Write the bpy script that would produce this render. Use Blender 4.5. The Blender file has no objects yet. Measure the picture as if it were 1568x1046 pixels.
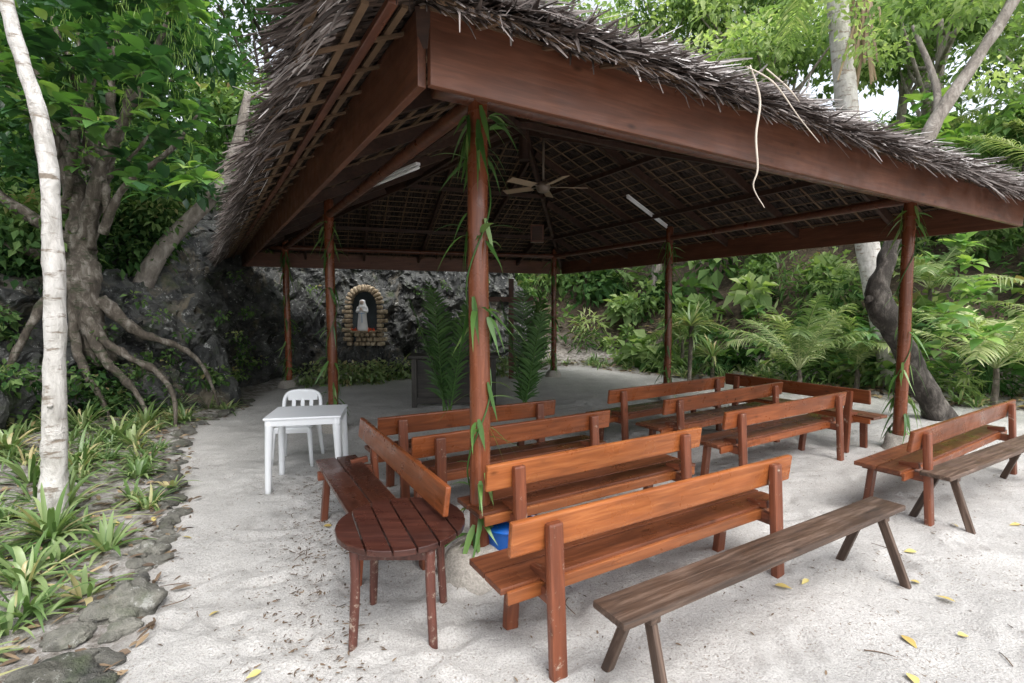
import bpy, bmesh, math
import numpy as np
from mathutils import Vector, Matrix
R = math.radians
rng = np.random.default_rng(11)
scene = bpy.context.scene
scene.view_settings.view_transform = 'Standard'
scene.view_settings.look = 'None'
scene.view_settings.exposure = 0

# ------------------------------------------------------------------ numpy noise
def _hash(i, j, k, s):
    h = (i*374761393 + j*668265263 + k*2147483647 + s*1274126177) & 0xffffffff
    h = ((h ^ (h >> 13)) * 1274126177) & 0xffffffff
    h = h ^ (h >> 16)
    return (h & 0xffff) / 65535.0
def vnoise(p, s=0):
    p = np.asarray(p, float)
    i = np.floor(p).astype(np.int64); f = p - i; f = f*f*(3-2*f)
    r = 0
    for a in (0, 1):
        for b in (0, 1):
            for c in (0, 1):
                w = (f[:, 0] if a else 1-f[:, 0])*(f[:, 1] if b else 1-f[:, 1])*(f[:, 2] if c else 1-f[:, 2])
                r = r + w*_hash(i[:, 0]+a, i[:, 1]+b, i[:, 2]+c, s)
    return r*2-1
def fbm(p, o=4, s=0):
    p = np.asarray(p, float); r = 0; a = 1.0
    for q in range(o):
        r = r + a*vnoise(p*(2.03**q)+q*7.3, s+q); a *= .5
    return r
def norm(v):
    return v/np.maximum(np.linalg.norm(v, axis=-1, keepdims=True), 1e-9)
def sstep(x, a, b):
    t = np.clip((x-a)/(b-a), 0, 1); return t*t*(3-2*t)

# ------------------------------------------------------------------ materials
def newmat(name):
    m = bpy.data.materials.new(name); m.use_nodes = True
    nt = m.node_tree; nt.nodes.clear()
    o = nt.nodes.new('ShaderNodeOutputMaterial'); b = nt.nodes.new('ShaderNodeBsdfPrincipled')
    nt.links.new(b.outputs[0], o.inputs[0])
    return m, nt, b, o
def N(nt, t, **kw):
    n = nt.nodes.new(t)
    for k, v in kw.items(): setattr(n, k, v)
    return n
def coords(nt, scale=(1, 1, 1), kind='Object'):
    tc = N(nt, 'ShaderNodeTexCoord'); mp = N(nt, 'ShaderNodeMapping')
    nt.links.new(tc.outputs[kind], mp.inputs[0]); mp.inputs['Scale'].default_value = scale
    return mp.outputs[0]
def noise(nt, vec, scale, detail=5, rough=.55, dist=0):
    n = N(nt, 'ShaderNodeTexNoise'); nt.links.new(vec, n.inputs['Vector'])
    n.inputs['Scale'].default_value = scale; n.inputs['Detail'].default_value = detail
    n.inputs['Roughness'].default_value = rough; n.inputs['Distortion'].default_value = dist
    return n.outputs[0]
def ramp(nt, fac, stops):
    r = N(nt, 'ShaderNodeValToRGB'); nt.links.new(fac, r.inputs[0])
    e = r.color_ramp.elements
    while len(e) < len(stops): e.new(.5)
    for x, (p, c) in zip(e, stops):
        x.position = p; x.color = (c[0], c[1], c[2], 1) if not np.isscalar(c) else (c, c, c, 1)
    return r.outputs[0]
def mix(nt, fac, a, b, blend='MIX'):
    m = N(nt, 'ShaderNodeMixRGB', blend_type=blend)
    for i, v in ((0, fac), (1, a), (2, b)):
        if isinstance(v, bpy.types.NodeSocket): nt.links.new(v, m.inputs[i])
        elif i == 0: m.inputs[0].default_value = v
        else: m.inputs[i].default_value = (v[0], v[1], v[2], 1)
    return m.outputs[0]
def bump(nt, b, h, strength=.3, dist=.02):
    n = N(nt, 'ShaderNodeBump'); nt.links.new(h, n.inputs['Height'])
    n.inputs['Strength'].default_value = strength; n.inputs['Distance'].default_value = dist
    nt.links.new(n.outputs[0], b.inputs['Normal'])

def wood(name, c1, c2, c3, rough=.4, axis=0, bumps=.15, wear=0.0, wearcol=(.45, .38, .3), knots=True):
    m, nt, b, o = newmat(name)
    oi = N(nt, 'ShaderNodeObjectInfo')
    def oc(s):
        tc = N(nt, 'ShaderNodeTexCoord'); mp = N(nt, 'ShaderNodeMapping'); nt.links.new(tc.outputs['Object'], mp.inputs[0])
        mp.inputs['Scale'].default_value = s
        mm = N(nt, 'ShaderNodeMath', operation='MULTIPLY'); nt.links.new(oi.outputs['Random'], mm.inputs[0]); mm.inputs[1].default_value = 37
        cb = N(nt, 'ShaderNodeCombineXYZ')
        for q in range(3): nt.links.new(mm.outputs[0], cb.inputs[q])
        nt.links.new(cb.outputs[0], mp.inputs['Location'])
        return mp.outputs[0]
    s = [16, 16, 16]; s[axis] = 1.1
    g = noise(nt, oc(s), 2.2, 5, .6, .6)
    col = ramp(nt, g, [(.3, c1), (.5, c2), (.7, c3)])
    s2 = [5, 5, 5]; s2[axis] = 1.6
    big = noise(nt, oc(s2), .9, 3)
    col = mix(nt, .6, col, ramp(nt, big, [(.3, .5), (.7, 1.25)]), 'MULTIPLY')
    col = mix(nt, 1, col, ramp(nt, oi.outputs['Random'], [(0, .72), (1, 1.12)]), 'MULTIPLY')
    if knots:
        s3 = [7, 7, 7]; s3[axis] = 3.2
        vo = N(nt, 'ShaderNodeTexVoronoi'); nt.links.new(oc(s3), vo.inputs['Vector']); vo.inputs['Scale'].default_value = 1.0
        kn = ramp(nt, vo.outputs['Distance'], [(.03, .2), (.14, 1)])
        col = mix(nt, .7, col, kn, 'MULTIPLY')
    if wear > 0:
        w = ramp(nt, noise(nt, oc((1, 1, 1)), 14, 7, .75), [(.62-wear, 0), (.72-wear*.6, 1)])
        col = mix(nt, w, col, wearcol)
    nt.links.new(col, b.inputs['Base Color'])
    rr = ramp(nt, noise(nt, oc((1, 1, 1)), 6, 3), [(.3, max(.1, rough-.1)), (.7, rough+.18)])
    nt.links.new(rr, b.inputs['Roughness'])
    bump(nt, b, g, bumps, .01)
    return m
M_bench = wood('bench_wood', (.14, .040, .014), (.205, .057, .018), (.29, .088, .03), .3)
M_benchA = wood('bench_honey_wood', (.22, .068, .021), (.32, .098, .029), (.42, .148, .047), .3)
M_bench2 = wood('bench_leg_wood', (.12, .036, .017), (.18, .052, .023), (.25, .078, .035), .4, wear=.025)
M_seat = wood('seat_wood', (.085, .028, .014), (.135, .043, .019), (.20, .066, .028), .3)
M_dark = wood('dark_seat_wood', (.060, .021, .014), (.088, .029, .017), (.12, .043, .026), .24)
M_old = wood('weathered_wood', (.040, .024, .016), (.080, .048, .032), (.165, .112, .083), .5, bumps=.5)
M_rtop = wood('round_table_wood', (.032, .011, .009), (.05, .017, .012), (.075, .026, .018), .3, knots=False)
M_rleg = wood('round_table_leg_wood', (.06, .02, .014), (.09, .03, .02), (.15, .055, .04), .5, axis=2, wear=.07, knots=False)
M_post = wood('post_wood', (.14, .043, .020), (.21, .065, .030), (.29, .098, .048), .22, axis=2)
M_beam = wood('beam_wood', (.075, .028, .016), (.115, .040, .021), (.16, .057, .031), .34)
M_fasc = wood('fascia_wood', (.115, .044, .024), (.155, .058, .031), (.21, .083, .045), .42)
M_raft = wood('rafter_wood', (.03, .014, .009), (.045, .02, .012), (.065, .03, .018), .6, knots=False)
M_altar = wood('altar_wood', (.03, .026, .022), (.045, .04, .034), (.08, .07, .06), .5, knots=False)

def simple(name, col, rough=.5, bs=0, scale=20, var=.25):
    m, nt, b, o = newmat(name)
    n = noise(nt, coords(nt), scale, 4)
    c = mix(nt, n, [x*(1-var) for x in col], [min(1, x*(1+var)) for x in col])
    nt.links.new(c, b.inputs['Base Color']); b.inputs['Roughness'].default_value = rough
    if bs: bump(nt, b, n, bs, .01)
    return m
M_plastic = simple('white_plastic', (.74, .76, .78), .3, 0, 4, .05)
M_tube = simple('tube_white', (.9, .9, .92), .3, 0, 3, .03)
M_blade = simple('fan_blade_wood', (.42, .30, .2), .4, 0, 6, .15)
M_metal = simple('fan_metal', (.22, .17, .13), .35, 0, 5, .1)
M_blue = simple('blue_plastic', (.01, .12, .5), .35, 0, 5, .1)
M_statue = simple('statue_white', (.92, .93, .94), .5, 0, 9, .02)
M_sash = simple('sash_blue', (.35, .5, .75), .5, 0, 9, .06)
M_skin = simple('statue_skin', (.7, .55, .45), .5, 0, 9, .06)
M_niche = simple('niche_blue_shade', (.05, .065, .075), .8, .4, 9, .4)  # dim bluish light of the niche interior is put into this colour
M_red = simple('flower_red', (.7, .09, .02), .5, 0, 30, .4)
M_conc = simple('concrete', (.34, .315, .28), .95, 1, 60, .6)
M_batten = simple('batten_wood', (.14, .085, .048), .75, 0, 12, .4)
M_fiber = simple('dry_fibre', (.55, .48, .40), .7, 0, 12, .3)
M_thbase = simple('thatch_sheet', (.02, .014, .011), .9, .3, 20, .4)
M_twig = simple('twig_brown', (.12, .08, .05), .8, .3, 20, .4)

def attr_ramp_mat(name, stops, rough=.5, transl=0.0, tcol=(1.4, 1.6, .7), cheap=False):
    m, nt, b, o = newmat(name)
    a = N(nt, 'ShaderNodeAttribute', attribute_name='rnd')
    col = ramp(nt, a.outputs['Fac'], stops)
    if cheap:
        nt.nodes.remove(b); b = N(nt, 'ShaderNodeBsdfDiffuse'); nt.links.new(col, b.inputs[0]); nt.links.new(b.outputs[0], o.inputs[0])
    else:
        nt.links.new(col, b.inputs['Base Color']); b.inputs['Roughness'].default_value = rough
    if transl > 0:
        t = N(nt, 'ShaderNodeBsdfTranslucent')
        tc = mix(nt, 1.0, col, tcol, 'MULTIPLY')
        nt.links.new(tc, t.inputs[0])
        ms = N(nt, 'ShaderNodeMixShader'); ms.inputs[0].default_value = transl
        nt.links.new(b.outputs[0], ms.inputs[1]); nt.links.new(t.outputs[0], ms.inputs[2])
        nt.links.new(ms.outputs[0], o.inputs[0])
    return m
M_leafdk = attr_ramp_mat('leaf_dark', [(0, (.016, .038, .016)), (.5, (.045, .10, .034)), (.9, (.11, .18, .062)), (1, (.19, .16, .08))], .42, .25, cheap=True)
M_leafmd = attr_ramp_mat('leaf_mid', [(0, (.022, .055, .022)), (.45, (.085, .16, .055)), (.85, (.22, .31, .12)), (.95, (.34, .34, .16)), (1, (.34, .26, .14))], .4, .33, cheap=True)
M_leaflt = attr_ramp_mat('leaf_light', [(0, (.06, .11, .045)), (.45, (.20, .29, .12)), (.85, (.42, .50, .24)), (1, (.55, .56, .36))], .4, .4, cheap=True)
M_big = attr_ramp_mat('leaf_broad', [(0, (.022, .060, .028)), (.4, (.048, .125, .045)), (.75, (.13, .26, .07)), (1, (.36, .48, .14))], .34, .3)
M_strap = attr_ramp_mat('leaf_strap', [(0, (.045, .09, .032)), (.5, (.12, .205, .065)), (.86, (.28, .36, .16)), (1, (.48, .41, .22))], .36, .25)
M_palm = attr_ramp_mat('leaf_palm', [(0, (.06, .12, .04)), (.6, (.20, .29, .11)), (1, (.48, .51, .28))], .36, .3)
M_palmdk = attr_ramp_mat('leaf_palm_dark', [(0, (.025, .07, .022)), (1, (.10, .20, .055))], .32, .25)
M_garl = attr_ramp_mat('leaf_garland', [(0, (.04, .11, .025)), (.7, (.12, .24, .06)), (1, (.26, .38, .14))], .36, .25)
M_litter = attr_ramp_mat('leaf_litter', [(0, (.06, .04, .025)), (.6, (.16, .11, .07)), (.9, (.30, .22, .13)), (1, (.5, .42, .14))], .7)
M_yel = attr_ramp_mat('leaf_yellow', [(0, (.45, .33, .10)), (1, (.6, .54, .22))], .5)
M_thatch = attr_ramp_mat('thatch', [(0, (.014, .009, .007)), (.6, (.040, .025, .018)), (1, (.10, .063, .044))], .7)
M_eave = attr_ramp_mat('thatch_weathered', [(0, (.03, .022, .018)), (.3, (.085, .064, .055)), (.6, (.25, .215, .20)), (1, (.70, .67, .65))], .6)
M_vine = attr_ramp_mat('leaf_vine', [(0, (.15, .28, .05)), (1, (.3, .42, .10))], .5, .3)

def rockmat(name, dark=(.018, .020, .021), mid=(.080, .082, .078), tan=(.21, .18, .13), white=(.48, .49, .47), ts=.55):
    m, nt, b, o = newmat(name)
    v = coords(nt, (1, 1, 1))
    a = noise(nt, v, 2.4, 7, .7, .5)
    col = ramp(nt, a, [(.36, dark), (.52, mid), (.72, [x*1.9 for x in mid])])
    bb = noise(nt, coords(nt, (1.3, 1.3, .7)), 1.3, 5, .7, .8)
    col = mix(nt, ramp(nt, bb, [(ts, 0), (ts+.12, .8)]), col, tan)
    st = noise(nt, coords(nt, (2.2, 2.2, .35)), 1.5, 4, .6)
    col = mix(nt, ramp(nt, st, [(.52, 0), (.66, .75)]), col, (.02, .022, .026))
    c = noise(nt, v, 8, 6, .8)
    col = mix(nt, ramp(nt, c, [(.58, 0), (.64, .85)]), col, white)
    d = noise(nt, v, 2.9, 4, .65)
    col = mix(nt, ramp(nt, d, [(.55, 0), (.70, .65)]), col, (.055, .08, .028))
    nt.links.new(col, b.inputs['Base Color']); b.inputs['Roughness'].default_value = .8
    bump(nt, b, mix(nt, .5, a, c), 1, .15)
    return m
M_rock = rockmat('rock')
M_stone = rockmat('border_stone', (.08, .078, .062), (.18, .175, .15), (.34, .24, .14), (.48, .48, .45), .6)

def barkmat(name, c1, c2, c3, scale=6, spots=None):
    m, nt, b, o = newmat(name)
    v = coords(nt, (1, 1, .45)); a = noise(nt, v, scale, 7, .7, .5)
    col = ramp(nt, a, [(.3, c1), (.5, c2), (.7, c3)])
    if spots:
        w = noise(nt, coords(nt, (2, 2, 7)), 2.5, 4, .65)
        col = mix(nt, ramp(nt, w, [(.55, 0), (.64, .9)]), col, spots)
    nt.links.new(col, b.inputs['Base Color']); b.inputs['Roughness'].default_value = .85
    bump(nt, b, a, .9, .05)
    return m
M_barkw = barkmat('bark_white', (.32, .30, .27), (.55, .53, .50), (.70, .68, .65), 9, (.20, .16, .12))
M_barkg = barkmat('bark_grey', (.11, .095, .08), (.24, .21, .18), (.42, .39, .35), 8)
M_barkf = barkmat('bark_fig', (.035, .028, .022), (.11, .09, .07), (.33, .30, .26), 9, (.04, .05, .022))
M_barkd = barkmat('bark_dark', (.018, .015, .012), (.05, .042, .035), (.18, .16, .14), 9)
M_palmb = barkmat('bark_palm', (.36, .34, .31), (.55, .52, .49), (.7, .68, .65), 9, (.26, .2, .16))

# sand / soil ground
m, nt, b, o = newmat('sand_ground')
v = coords(nt)
f = noise(nt, v, 95, 3, .75); g = noise(nt, v, 1.6, 5, .65)
sand = ramp(nt, f, [(.3, (.36, .345, .325)), (.5, (.56, .545, .522)), (.7, (.67, .655, .632))])
sand = mix(nt, .9, sand, ramp(nt, g, [(.3, .76), (.7, 1.05)]), 'MULTIPLY')
sp = noise(nt, v, 45, 3, .7)
clus = noise(nt, v, 1.7, 4, .7)
spk = mix(nt, 1.0, ramp(nt, sp, [(.59, 0), (.65, 1)]), ramp(nt, clus, [(.42, 0.08), (.60, .95)]), 'MULTIPLY')
sand = mix(nt, spk, sand, (.22, .175, .13))
s1 = noise(nt, v, 8, 7, .78)
soil = ramp(nt, s1, [(.34, (.075, .062, .05)), (.46, (.22, .20, .175)), (.60, (.46, .44, .42))])
at = N(nt, 'ShaderNodeAttribute', attribute_name='soil')
edge = N(nt, 'ShaderNodeMath', operation='ADD'); nt.links.new(at.outputs['Fac'], edge.inputs[0])
en = N(nt, 'ShaderNodeMath', operation='MULTIPLY_ADD'); nt.links.new(noise(nt, v, 4, 6, .75), en.inputs[0])
en.inputs[1].default_value = 1.4; en.inputs[2].default_value = -.7; nt.links.new(en.outputs[0], edge.inputs[1])
ef = ramp(nt, edge.outputs[0], [(.35, 0), (.65, 1)])
col = mix(nt, ef, sand, soil)
hl = N(nt, 'ShaderNodeAttribute', attribute_name='hill')
hs = ramp(nt, s1, [(.35, (.025, .02, .015)), (.55, (.10, .072, .048)), (.7, (.20, .155, .11))])
col = mix(nt, hl.outputs['Fac'], col, hs)
nt.links.new(col, b.inputs['Base Color']); b.inputs['Roughness'].default_value = .95
hh = mix(nt, .35, noise(nt, v, 18, 6, .75), f)
bump(nt, b, hh, 1.0, .035)
M_ground = m

m, nt, b, o = newmat('tan_stone')
v = coords(nt)
nt.links.new(ramp(nt, noise(nt, v, 6, 6, .75), [(.32, (.16, .12, .08)), (.5, (.42, .33, .22)), (.7, (.64, .56, .43))]), b.inputs['Base Color'])
b.inputs['Roughness'].default_value = .9; bump(nt, b, noise(nt, v, 12, 6), .6, .03)
M_tan = m

# ------------------------------------------------------------------ mesh helpers
def link(ob, parent=None):
    scene.collection.objects.link(ob)
    if parent: ob.parent = parent
    return ob
def empty(name, loc=(0, 0, 0), rz=0):
    e = bpy.data.objects.new(name, None); e.location = loc; e.rotation_euler = (0, 0, rz)
    e.empty_display_size = .2
    return link(e)
def raw_mesh(name, V, F3, F4, mat, parent=None, smooth=True, attrs=None):
    V = np.asarray(V, np.float32); me = bpy.data.meshes.new(name)
    F3 = np.asarray(F3, np.int32).reshape(-1, 3); F4 = np.asarray(F4, np.int32).reshape(-1, 4)
    me.vertices.add(len(V)); me.vertices.foreach_set('co', V.ravel())
    loops = np.concatenate([F3.ravel(), F4.ravel()]).astype(np.int32)
    me.loops.add(len(loops)); me.loops.foreach_set('vertex_index', loops)
    st = np.concatenate([np.arange(len(F3))*3, len(F3)*3+np.arange(len(F4))*4]).astype(np.int32)
    me.polygons.add(len(st)); me.polygons.foreach_set('loop_start', st)
    me.update(calc_edges=True)
    me.polygons.foreach_set('use_smooth', np.full(len(st), bool(smooth)))
    for k, a in (attrs or {}).items():
        at = me.attributes.new(k, 'FLOAT', 'POINT'); at.data.foreach_set('value', np.asarray(a, np.float32))
    me.materials.append(mat)
    return link(bpy.data.objects.new(name, me), parent)

class Buf:
    def __init__(s): s.V = []; s.T = []; s.Q = []; s.A = []; s.n = 0
    def put(s, V, T, Q, A):
        s.V.append(V); s.A.append(A)
        if T is not None: s.T.append(T+s.n)
        if Q is not None: s.Q.append(Q+s.n)
        s.n += len(V)
    def simple(s, P, D, U, L, W, fold=.35, rnd=None, tw=.45):
        n = len(P); D = norm(D); S = norm(np.cross(D, U)); U = np.cross(S, D)
        L = np.broadcast_to(L, n)[:, None]; W = np.broadcast_to(W, n)[:, None]
        V = np.stack([P, P+D*L*tw-S*W+U*W*fold, P+D*L-np.array([0, 0, 1])*L*.15, P+D*L*tw+S*W+U*W*fold], 1)
        b = (np.arange(n)*4)[:, None]
        T = np.concatenate([b+np.array([0, 1, 2]), b+np.array([0, 2, 3])])
        s.put(V.reshape(-1, 3), T, None, np.repeat(np.broadcast_to(rnd if rnd is not None else rng.random(n), n), 4))
    def rib(s, P, D, U, L, W, prof, droop=0, fold=0, rnd=None, curl=0):
        P = np.asarray(P, float); n = len(P); D = norm(np.asarray(D, float)); U = np.broadcast_to(np.asarray(U, float), (n, 3))
        S = norm(np.cross(D, U)); U = np.cross(S, D)
        L = np.broadcast_to(L, n).astype(float); W = np.broadcast_to(W, n).astype(float); dr = np.broadcast_to(droop, n).astype(float)
        cu = np.broadcast_to(curl, n).astype(float)
        m = len(prof); out = []
        for j, t in enumerate(np.linspace(0, 1, m)):
            c = P+D*(L*t)[:, None]; c = c+S*(cu*L*t*t)[:, None]; c[:, 2] -= dr*L*t*t; w = (W*prof[j])[:, None]
            out += [c-S*w+U*w*fold, c, c+S*w+U*w*fold]
        V = np.stack(out, 1).reshape(-1, 3)
        q = []
        for j in range(m-1):
            a = 3*j; q += [[a, a+1, a+4, a+3], [a+1, a+2, a+5, a+4]]
        Q = ((np.arange(n)*3*m)[:, None, None]+np.array(q)[None]).reshape(-1, 4)
        s.put(V, None, Q, np.repeat(np.broadcast_to(rnd if rnd is not None else rng.random(n), n), 3*m))
    def box(s, p0, p1, w, h, up=(0, 0, 1), rnd=.5):
        p0 = np.array(p0, float); p1 = np.array(p1, float); d = p1-p0; d /= np.linalg.norm(d)
        sd = np.cross(d, up); sd /= np.linalg.norm(sd); u = np.cross(sd, d)
        V = np.array([p+sd*a*w/2+u*c*h/2 for p in (p0, p1) for a, c in ((-1, -1), (1, -1), (1, 1), (-1, 1))])
        Q = np.array([[0, 3, 2, 1], [4, 5, 6, 7], [0, 1, 5, 4], [1, 2, 6, 5], [2, 3, 7, 6], [3, 0, 4, 7]])
        s.put(V, None, Q, np.full(8, rnd))
    def tube(s, pts, rad, seg=10, sub=6, rough=0, rnd=.5, cap=True):
        pts = np.array(pts, float); rad = np.array(rad, float)
        if len(rad) != len(pts): rad = np.interp(np.linspace(0, 1, len(pts)), np.linspace(0, 1, len(rad)), rad)
        C, Rr = [], []
        k = len(pts)
        for i in range(k-1):
            p0 = pts[max(i-1, 0)]; p1 = pts[i]; p2 = pts[i+1]; p3 = pts[min(i+2, k-1)]
            for t in np.arange(sub)/sub:
                C.append(.5*((2*p1)+(-p0+p2)*t+(2*p0-5*p1+4*p2-p3)*t*t+(-p0+3*p1-3*p2+p3)*t**3)); Rr.append(rad[i]*(1-t)+rad[i+1]*t)
        C.append(pts[-1]); Rr.append(rad[-1]); C = np.array(C); Rr = np.array(Rr)
        T = norm(np.gradient(C, axis=0)); V = []
        x = np.cross(T[0], [0.3, .9, .1]); x /= np.linalg.norm(x)
        for c, t, r in zip(C, T, Rr):
            x = x-t*np.dot(x, t); x /= np.linalg.norm(x); y = np.cross(t, x)
            a = np.arange(seg)/seg*2*np.pi
            V.append(c+r*(np.cos(a)[:, None]*x+np.sin(a)[:, None]*y))
        V = np.concatenate(V)
        if rough:
            cc = np.repeat(C, seg, 0); V = cc+(V-cc)*(1+rough*fbm(V*3.0/max(.3, Rr.max()*3), 3))[:, None]
        m = len(C); Q = []
        for i in range(m-1):
            for j in range(seg):
                Q.append([i*seg+j, i*seg+(j+1) % seg, (i+1)*seg+(j+1) % seg, (i+1)*seg+j])
        V = np.concatenate([V, C[:1], C[-1:]]); Tt = None
        if cap:
            Tt = np.array([[m*seg, (j+1) % seg, j] for j in range(seg)]+[[m*seg+1, (m-1)*seg+j, (m-1)*seg+(j+1) % seg] for j in range(seg)])
        s.put(V, Tt, np.array(Q), np.full(len(V), rnd))
    def build(s, name, mat, parent=None, smooth=True):
        V = np.concatenate(s.V); T = np.concatenate(s.T) if s.T else []; Q = np.concatenate(s.Q) if s.Q else []
        return raw_mesh(name, V, T, Q, mat, parent, smooth, {'rnd': np.concatenate(s.A)})

def board(name, p0, p1, w, h, mat, parent=None, up=(0, 0, 1), bev=.006):
    p0 = Vector(p0); p1 = Vector(p1); d = p1-p0; L = d.length; d.normalize()
    up = Vector(up); y = up.cross(d).normalized(); z = d.cross(y)
    bm = bmesh.new(); bmesh.ops.create_cube(bm, size=1)
    bmesh.ops.scale(bm, vec=(L, w, h), verts=bm.verts)
    if bev: bmesh.ops.bevel(bm, geom=bm.edges[:]+bm.verts[:], offset=bev, segments=2, affect='EDGES', profile=.6)
    me = bpy.data.meshes.new(name); bm.to_mesh(me); bm.free(); me.materials.append(mat)
    ob = bpy.data.objects.new(name, me)
    mw = Matrix((d, y, z)).transposed().to_4x4(); mw.translation = (p0+p1)/2
    link(ob, parent); ob.matrix_basis = mw
    return ob

# ------------------------------------------------------------------ terrain
POLY = np.array([(-1.2, -60), (-1.3, 0), (-1.75, 1.8), (-1.95, 2.4), (-2.34, 3.2), (-2.87, 4.2), (-3.9, 5.8), (-4.6, 7), (-4.75, 8.8), (-5.2, 10.5),
                 (-4.6, 12.3), (-2, 13.3), (.5, 14.2), (2.0, 15.2), (3.4, 13.2), (5.3, 11.6), (7, 9.9), (7.7, 8.8), (10, 8.2), (14, 7.2), (60, 2), (60, -60)])
def outdist(P):
    P = np.asarray(P, float); best = np.full(len(P), 1e9); inside = np.zeros(len(P), bool)
    n = len(POLY)
    for i in range(n):
        a = POLY[i]; c = POLY[(i+1) % n]; e = c-a
        t = np.clip(((P-a)@e)/(e@e), 0, 1); q = a+t[:, None]*e
        best = np.minimum(best, np.linalg.norm(P-q, axis=1))
        cond = ((a[1] > P[:, 1]) != (c[1] > P[:, 1]))
        with np.errstate(divide='ignore', invalid='ignore'):
            xi = (c[0]-a[0])*(P[:, 1]-a[1])/(c[1]-a[1]+1e-12)+a[0]
        inside ^= cond & (P[:, 0] < xi)
    return np.where(inside, -best, best)
def ground_z(P):
    P = np.asarray(P, float); d = outdist(P)
    p3 = np.column_stack([P, np.zeros(len(P))])
    z = .020*fbm(p3*1.7, 3)+.011*fbm(p3*6, 4, 5)
    z = z+np.where(d > 0, .07*np.minimum(d, 3), 0)
    r = np.maximum(0, d-2.0)
    hill = 16*(1-np.exp(-r*.75/16))
    fade = sstep(P[:, 1], -14, -3)
    z = z+fade*hill*(1+.15*fbm(p3*.35, 3, 9))
    z = z+np.where(d > .8, .07*fbm(p3*1.5, 3, 3), 0)
    return z, d
def axis(lo, hi, step, far):
    fine = np.arange(lo, hi, step)
    def out(x0, sgn):
        r = []; st = step*1.5; x = x0
        while abs(x) < far: x = x+sgn*st; r.append(x); st *= 1.16
        return r
    return np.array(out(lo, -1)[::-1]+list(fine)+out(hi, 1))
xs = axis(-6, 7, .034, 220); ys = axis(1.1, 9.5, .034, 220)
X, Y = np.meshgrid(xs, ys); P = np.column_stack([X.ravel(), Y.ravel()])
z, d = ground_z(P)
near = (np.abs(P[:, 0]) < 7.5) & (P[:, 1] > .6) & (P[:, 1] < 11)
idx = np.where(near)[0]; Pn = P[idx]; dz = np.zeros(len(idx))
for q in range(760):
    c = np.array([rng.uniform(-3, 6.5), rng.uniform(1, 9.5)]); a = rng.uniform(0, 6.28)
    if q < 300: c = np.array([rng.uniform(-2.2, .4), rng.uniform(1.6, 5.5)])
    u = np.array([math.cos(a), math.sin(a)])
    sel = np.where(np.abs(Pn-c).max(1) < .35)[0]
    r = Pn[sel]-c; s_ = r@u; t_ = r@np.array([-u[1], u[0]]); sz = rng.uniform(.6, 1.05)
    g = (s_/(.12*sz))**2+(t_/(.055*sz))**2; am = rng.uniform(.4, 1.35)*sz
    dz[sel] += am*(-.020*np.exp(-g**1.5)+.009*np.exp(-(np.sqrt(g)-1.5)**2*5))
z[idx] += dz*(d[idx] < 0)
nx, ny = len(xs), len(ys)
ii = (np.arange(ny-1)[:, None]*nx+np.arange(nx-1)[None]).ravel()
Q = np.column_stack([ii, ii+1, ii+1+nx, ii+nx])
raw_mesh('ground', np.column_stack([P, z]), [], Q, M_ground, None, True,
         {'soil': sstep(d, -.4, .4), 'hill': sstep(d, 1.6, 3.0)*sstep(P[:, 1], -8, 0)})
def gz(x, y): return float(ground_z(np.array([[x, y]]))[0][0])

# ------------------------------------------------------------------ rock wall
WP = np.array([(-10, .5), (-8.2, 4), (-7.2, 6.3), (-6.4, 8.0), (-5.7, 9.4), (-6.1, 11.0), (-5.7, 12.8), (-4.3, 14.1), (-1.5, 14.7), (.4, 15.9), (1.2, 18)])
WH = np.array([1.6, 1.9, 2.2, 2.4, 2.6, 3.6, 4.6, 4.6, 4.2, 3.4, 2.0])
seg = np.linalg.norm(np.diff(WP, axis=0), axis=1); cum = np.r_[0, np.cumsum(seg)]
nu, nv = 640, 150
us = np.linspace(0, cum[-1], nu)
bx = np.interp(us, cum, WP[:, 0]); by = np.interp(us, cum, WP[:, 1]); H = np.interp(us, cum, WH)
ker = np.ones(25)/25
bx = np.convolve(np.pad(bx, 12, 'edge'), ker, 'valid'); by = np.convolve(np.pad(by, 12, 'edge'), ker, 'valid')
tx = np.gradient(bx); ty = np.gradient(by); l = np.hypot(tx, ty); nxn, nyn = ty/l, -tx/l
t = np.linspace(-.06, 1, nv)
BX, T = np.meshgrid(bx, t); BY, _ = np.meshgrid(by, t); HH, _ = np.meshgrid(H, t); NX, _ = np.meshgrid(nxn, t); NY, _ = np.meshgrid(nyn, t)
back = np.maximum(0, T)**2*1.1+np.maximum(0, T-.85)*12
V = np.column_stack([(BX-NX*back).ravel(), (BY-NY*back).ravel(), (np.minimum(T, .9)*HH*1.1).ravel()])
def ridged(p, s): return 1-2*np.abs(fbm(p, 3, s))
Vw = V+.25*np.column_stack([fbm(V*1.1, 3, 31), fbm(V*1.1, 3, 32), fbm(V*1.1, 3, 33)])
dd = .42*fbm(V*.7, 3)+.18*ridged(Vw*1.4, 4)
dd = np.round(dd*5)/5*.4+dd*.6
dd = dd+.10*ridged(Vw*3.2, 14)+.04*ridged(V*7, 24)+.025*fbm(V*12, 2, 8)
V[:, 0] += NX.ravel()*dd; V[:, 1] += NY.ravel()*dd; V[:, 2] += .15*fbm(V*1.3, 3, 12)+.08*fbm(V*4, 2, 13)
ii = (np.arange(nv-1)[:, None]*nu+np.arange(nu-1)[None]).ravel()
raw_mesh('rock_wall', V, [], np.column_stack([ii, ii+1, ii+1+nu, ii+nu]), M_rock, None, False)

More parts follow.
